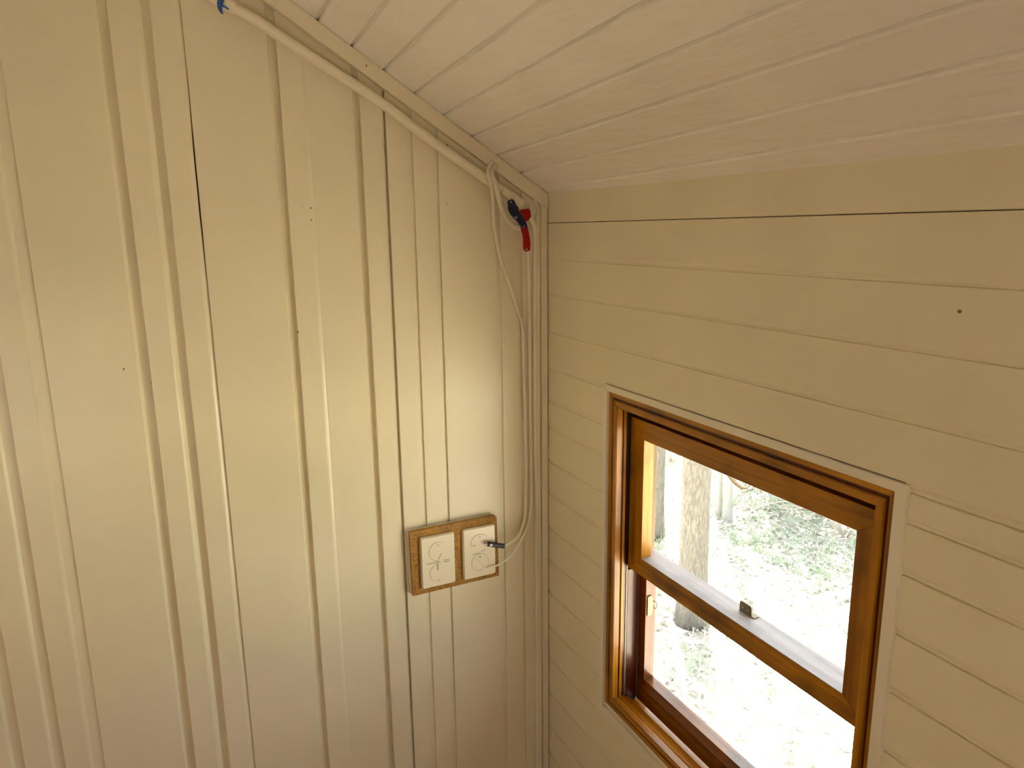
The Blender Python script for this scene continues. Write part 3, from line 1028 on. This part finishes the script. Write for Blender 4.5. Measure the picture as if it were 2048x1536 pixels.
def leaf(V_, F_, MI):
    x, y = rpos()
    z = gh(x, y) + rnd.uniform(.004, .03)
    a_, L_, w_ = rnd.uniform(0, 6.28), rnd.uniform(.04, .11), rnd.uniform(.007, .014)
    d = Vector((math.cos(a_), math.sin(a_), rnd.uniform(-.25, .35)))
    s = Vector((-math.sin(a_), math.cos(a_), rnd.uniform(-.5, .5)))
    c = Vector((x, y, z))
    k = len(V_)
    up = Vector((0, 0, rnd.uniform(-.01, .02)))
    V_ += [c - d * L_ / 2, c + s * w_ + up, c + d * L_ / 2, c - s * w_ + up, c + up * 1.6]
    F_ += [(k, k + 4, k + 1), (k + 1, k + 4, k + 2), (k + 2, k + 4, k + 3), (k + 3, k + 4, k)]
    MI += [rnd.choice((0, 0, 1, 1, 1, 2, 3))] * 4


V_, F_, MI = scatter(32000, leaf)
tag(mesh_obj('leaf_litter', V_, F_, MI, M_leaf), 'dry fallen leaves strewn over the sunlit ground outside the window', 'leaves', kind='stuff')


def tuft(V_, F_, MI):
    x, y = rpos()
    if noise.noise(Vector((x * .55, y * .55, 1.3))) + .12 * (y - 3.5) < .05: return
    for q in range(10):
        a_, h_, l_ = rnd.uniform(0, 6.28), rnd.uniform(.03, .10), rnd.uniform(.02, .09)
        px_, py_ = x + rnd.uniform(-.05, .05), y + rnd.uniform(-.05, .05)
        z = gh(px_, py_)
        s = Vector((-math.sin(a_), math.cos(a_), 0)) * .003
        c = Vector((px_, py_, z))
        d = Vector((math.cos(a_), math.sin(a_), 0)) * l_
        k = len(V_)
        V_ += [c - s, c + s, c + d * .4 + Vector((0, 0, h_ * .7)) + s * .8, c + d * .4 + Vector((0, 0, h_ * .7)) - s * .8, c + d + Vector((0, 0, h_))]
        F_ += [(k, k + 1, k + 2, k + 3), (k + 3, k + 2, k + 4)]
        MI += [rnd.choice((0, 1))] * 2


V_, F_, MI = scatter(4200, tuft)
tag(mesh_obj('grass', V_, F_, MI, [plain('fresh_grass', (.30, .42, .22), .6), plain('dull_grass', (.42, .44, .30), .6)]),
    'thin green grass tufts growing through the leaf litter outside', 'grass', kind='stuff')


def twig(V_, F_, MI):
    x, y = rpos()
    a_, L_ = rnd.uniform(0, 6.28), rnd.uniform(.15, .7)
    pts = []
    for q in range(4):
        pts.append(Vector((x, y, gh(x, y) + .015 + rnd.uniform(0, .03))))
        x += math.cos(a_) * L_ / 3; y += math.sin(a_) * L_ / 3
        a_ += rnd.uniform(-.4, .4)
    k = len(V_)
    r_ = rnd.uniform(.003, .008)
    for p in pts:
        V_ += [p + Vector((r_, 0, 0)), p + Vector((-r_ * .5, r_ * .8, 0)), p + Vector((-r_ * .5, -r_ * .5, r_))]
    for q in range(3):
        for j in range(3):
            F_.append((k + q * 3 + j, k + q * 3 + (j + 1) % 3, k + q * 3 + 3 + (j + 1) % 3, k + q * 3 + 3 + j))
            MI.append(0)


V_, F_, MI = scatter(900, twig)
tag(mesh_obj('fallen_twigs', V_, F_, MI, [plain('grey_twig', (.40, .34, .28), .8)]), 'grey fallen twigs lying among the leaves outside', 'twigs', kind='stuff')

# trees
bk, t, b = newmat('rough_bark')
tc = t.nodes.new('ShaderNodeNewGeometry')
mp = t.nodes.new('ShaderNodeMapping'); mp.inputs['Scale'].default_value = (18, 18, 4)
n1 = t.nodes.new('ShaderNodeTexNoise'); n1.inputs['Scale'].default_value = 3; n1.inputs['Detail'].default_value = 8; n1.inputs['Distortion'].default_value = 1.2
t.links.new(tc.outputs['Position'], mp.inputs[0]); t.links.new(mp.outputs[0], n1.inputs[0])
r = t.nodes.new('ShaderNodeValToRGB')
r.color_ramp.elements[0].position, r.color_ramp.elements[0].color = .36, (.10, .088, .070, 1)
r.color_ramp.elements[1].position, r.color_ramp.elements[1].color = .62, (.17, .155, .125, 1)
t.links.new(n1.outputs[0], r.inputs[0]); t.links.new(r.outputs[0], b.inputs['Base Color'])
bp = t.nodes.new('ShaderNodeBump'); bp.inputs['Distance'].default_value = .03; bp.inputs['Strength'].default_value = .9
t.links.new(n1.outputs[0], bp.inputs['Height']); t.links.new(bp.outputs[0], b.inputs['Normal'])
b.inputs['Roughness'].default_value = .9
M_bark = bk
M_pale = plain('pale_bark', (.30, .29, .25), .7, bump=.4, bscale=20)


def trunk(name, base, r0, h, lean, mat, label, seg=28, crown=0):
    e = tag(empty(name, (base[0], base[1], gh(*base))), label, 'tree')
    bm = bmesh.new()
    rings = []
    n = 60
    for k in range(n + 1):
        z = h * k / n
        fl = 1 + .35 * math.exp(-z * 5)
        cx_, cy_ = base[0] + lean[0] * z, base[1] + lean[1] * z
        rr_ = r0 * fl * (1 - .35 * z / h)
        rings.append([(cx_ + math.cos(2 * math.pi * j / seg) * rr_ * (1 + .09 * noise.noise(Vector((j * 1.9, z * 2.5, r0 * 90)))),
                       cy_ + math.sin(2 * math.pi * j / seg) * rr_ * (1 + .09 * noise.noise(Vector((j * 1.9, z * 2.5, r0 * 90 + 4)))), gh(*base) - .05 + z) for j in range(seg)])
    loft(bm, rings)
    obj('trunk', bm, mat, e, True)
    rb = random.Random(int(r0 * 1000) + 5)
    for q in range(6):      # boughs above the picture, they carry the crown that flecks the shade
        z = h * rb.uniform(.62, .95)
        a_ = rb.uniform(0, 6.28)
        s = Vector((base[0] + lean[0] * z, base[1] + lean[1] * z, gh(*base) + z))
        d = Vector((math.cos(a_), math.sin(a_), .8)).normalized() * rb.uniform(.8, 1.6)
        bm = bmesh.new()
        tube(bm, [s, s + d * .5 + Vector((0, 0, .1)), s + d + Vector((0, 0, .35))], r0 * .3, 7, n=4, rfun=lambda u: 1 - .75 * u)
        obj('branch', bm, mat, e, True)
        if crown:
            V_, F_ = [], []
            for w in range(crown):
                c = s + d * rb.uniform(.3, 1.2) + Vector((rb.gauss(0, .55), rb.gauss(0, .55), rb.gauss(.1, .35)))
                a2 = rb.uniform(0, 6.28)
                dd = Vector((math.cos(a2), math.sin(a2), rb.uniform(-1, .3))) * .06
                ss = Vector((-math.sin(a2), math.cos(a2), rb.uniform(-.3, .3))) * .02
                k = len(V_)
                V_ += [c - dd, c + ss, c + dd, c - ss]
                F_.append((k, k + 1, k + 2, k + 3))
            o = mesh_obj('foliage', V_, F_, None, [M_gum], e)
            o['kind'] = 'stuff'
    return e


M_gum = plain('gum_leaf', (.16, .24, .12), .5)
tb = at(2, GZ, 1383, 1245)
trunk('tree', (tb.x, tb.y), .118, 8.5, (-.004, -.006), M_bark, 'thick rough-barked gum tree trunk just outside the upper pane')
q2 = at(2, GZ, 1306, 1075)
trunk('tree', (q2.x, q2.y), .10, 8, (.012, .0), M_bark, 'dark tree trunk half hidden by the outer window stop')
q3 = at(2, GZ, 1437, 1030)
trunk('sapling', (q3.x, q3.y), .035, 6, (-.02, 0), M_pale, 'slim pale sapling trunk behind the thick gum trunk', 12)
q4 = at(2, GZ, 1456, 1040)
trunk('sapling', (q4.x, q4.y), .045, 6, (-.05, .01), M_pale, 'pale leaning sapling beside the slimmer one, farther from the thick trunk', 12)


for bx_, by_, lab in ((-9.2, 8.6, 'unseen gum tree added to shade the far ground, beyond the dark bush'), (-7.2, 10.2, 'unseen gum tree added to shade the far ground, beyond the two saplings'),
                      (-5.6, 11.4, 'unseen gum tree added to shade the far ground, beyond the green shrub')):
    trunk('tree', (bx_, by_), .16, 9, (0, 0), M_bark, lab, crown=900)  # crowned trees out of view, placed to throw shade on the far ground


def shrub(pos, rad, h, label, seed, leafy):
    e = tag(empty('shrub', (pos[0], pos[1], gh(*pos))), label, 'shrub')
    rs = random.Random(seed)
    bm = bmesh.new()
    tips = []
    for q in range(22):
        a_, l_ = rs.uniform(0, 6.28), rs.uniform(.5, 1) * rad
        p0_ = Vector((pos[0], pos[1], gh(*pos)))
        p1_ = p0_ + Vector((math.cos(a_) * l_ * .5, math.sin(a_) * l_ * .5, h * rs.uniform(.3, .7)))
        p2_ = p0_ + Vector((math.cos(a_) * l_, math.sin(a_) * l_, h * rs.uniform(.3, 1)))
        tube(bm, [p0_, p1_, p2_], .008, 5, n=4, rfun=lambda u: 1 - .6 * u)
        tips += [p1_, p2_, (p1_ + p2_) / 2]
        for w in range(3):
            a2 = a_ + rs.uniform(-1.2, 1.2)
            s_ = p1_.lerp(p2_, rs.random())
            e_ = s_ + Vector((math.cos(a2), math.sin(a2), rs.uniform(-.2, .6))) * rs.uniform(.2, .45)
            tube(bm, [s_, (s_ + e_) / 2 + Vector((0, 0, .03)), e_], .004, 4, n=2)
            tips.append(e_)
    obj('branches', bm, plain('twig_bark', (.42, .36, .30), .8), e)
    if leafy:
        V_, F_ = [], []
        for q in range(leafy):
            c = rs.choice(tips) + Vector((rs.gauss(0, .09), rs.gauss(0, .09), rs.gauss(0, .07)))
            a_ = rs.uniform(0, 6.28)
            d = Vector((math.cos(a_), math.sin(a_), rs.uniform(-.8, .5))) * rs.uniform(.02, .05)
            s = Vector((-math.sin(a_), math.cos(a_), rs.uniform(-.3, .3))) * .009
            k = len(V_)
            V_ += [c - d, c + s, c + d, c - s]
            F_.append((k, k + 1, k + 2, k + 3))
        o = mesh_obj('foliage', V_, F_, None, [plain('shrub_leaf', (.20, .28, .16), .5)], e)
        o['kind'] = 'stuff'
    return e


for (px, py, rad, h, lf, lab) in ((1690, 1080, .75, .8, 500, 'bare twiggy shrub showing at the glass corner farthest from the room corner'),
                                 (1590, 1010, .7, .7, 1100, 'leafy green shrub in the middle of the upper pane'),
                                 (1640, 1035, .6, .8, 250, 'tangle of grey brushwood between the green shrub and the twiggy shrub'),
                                 (1345, 925, .8, .9, 1300, 'dark green bush beside the thick gum trunk, next to the outer stop'),
                                 (1500, 985, .7, .6, 700, 'low pale green bush behind the two saplings')):
    q = at(2, GZ, px, py)
    shrub((q.x, q.y), rad, h, lab, int(px), lf)

# curled strip of bark hanging outside the top of the upper pane
c0 = [at(1, .0990, px, py) for px, py in ((1440, 925), (1456, 952), (1470, 969), (1484, 979), (1497, 977), (1506, 966))]
c0[0].z = -.3520
bm = bmesh.new()
rings = []
for i, p in enumerate(c0):
    w = .004 - .0005 * i
    rings.append([p + Vector((0, -.001, w)), p + Vector((.002, .004, w)), p + Vector((.002, .004, -w * .2)), p + Vector((0, -.001, -w * .2))])
loft(bm, rings)
tag(obj('bark_strip', bm, plain('pale_bark_strip', (.66, .60, .44), .6)), 'curled pale bark strip dangling outside just under the upper sash rail', 'bark')

# unseen overhang, its reach set to keep direct sun off the window
pl('shading_eave', [(-1, .106, ZC + .05), (RX + 1, .106, ZC + .05), (RX + 1, .5, ZC - .18), (-1, .5, ZC - .18)], M_wold, .03, (0, 0, 1))

for o in bpy.data.objects:
    if 'org' in o: del o['org']
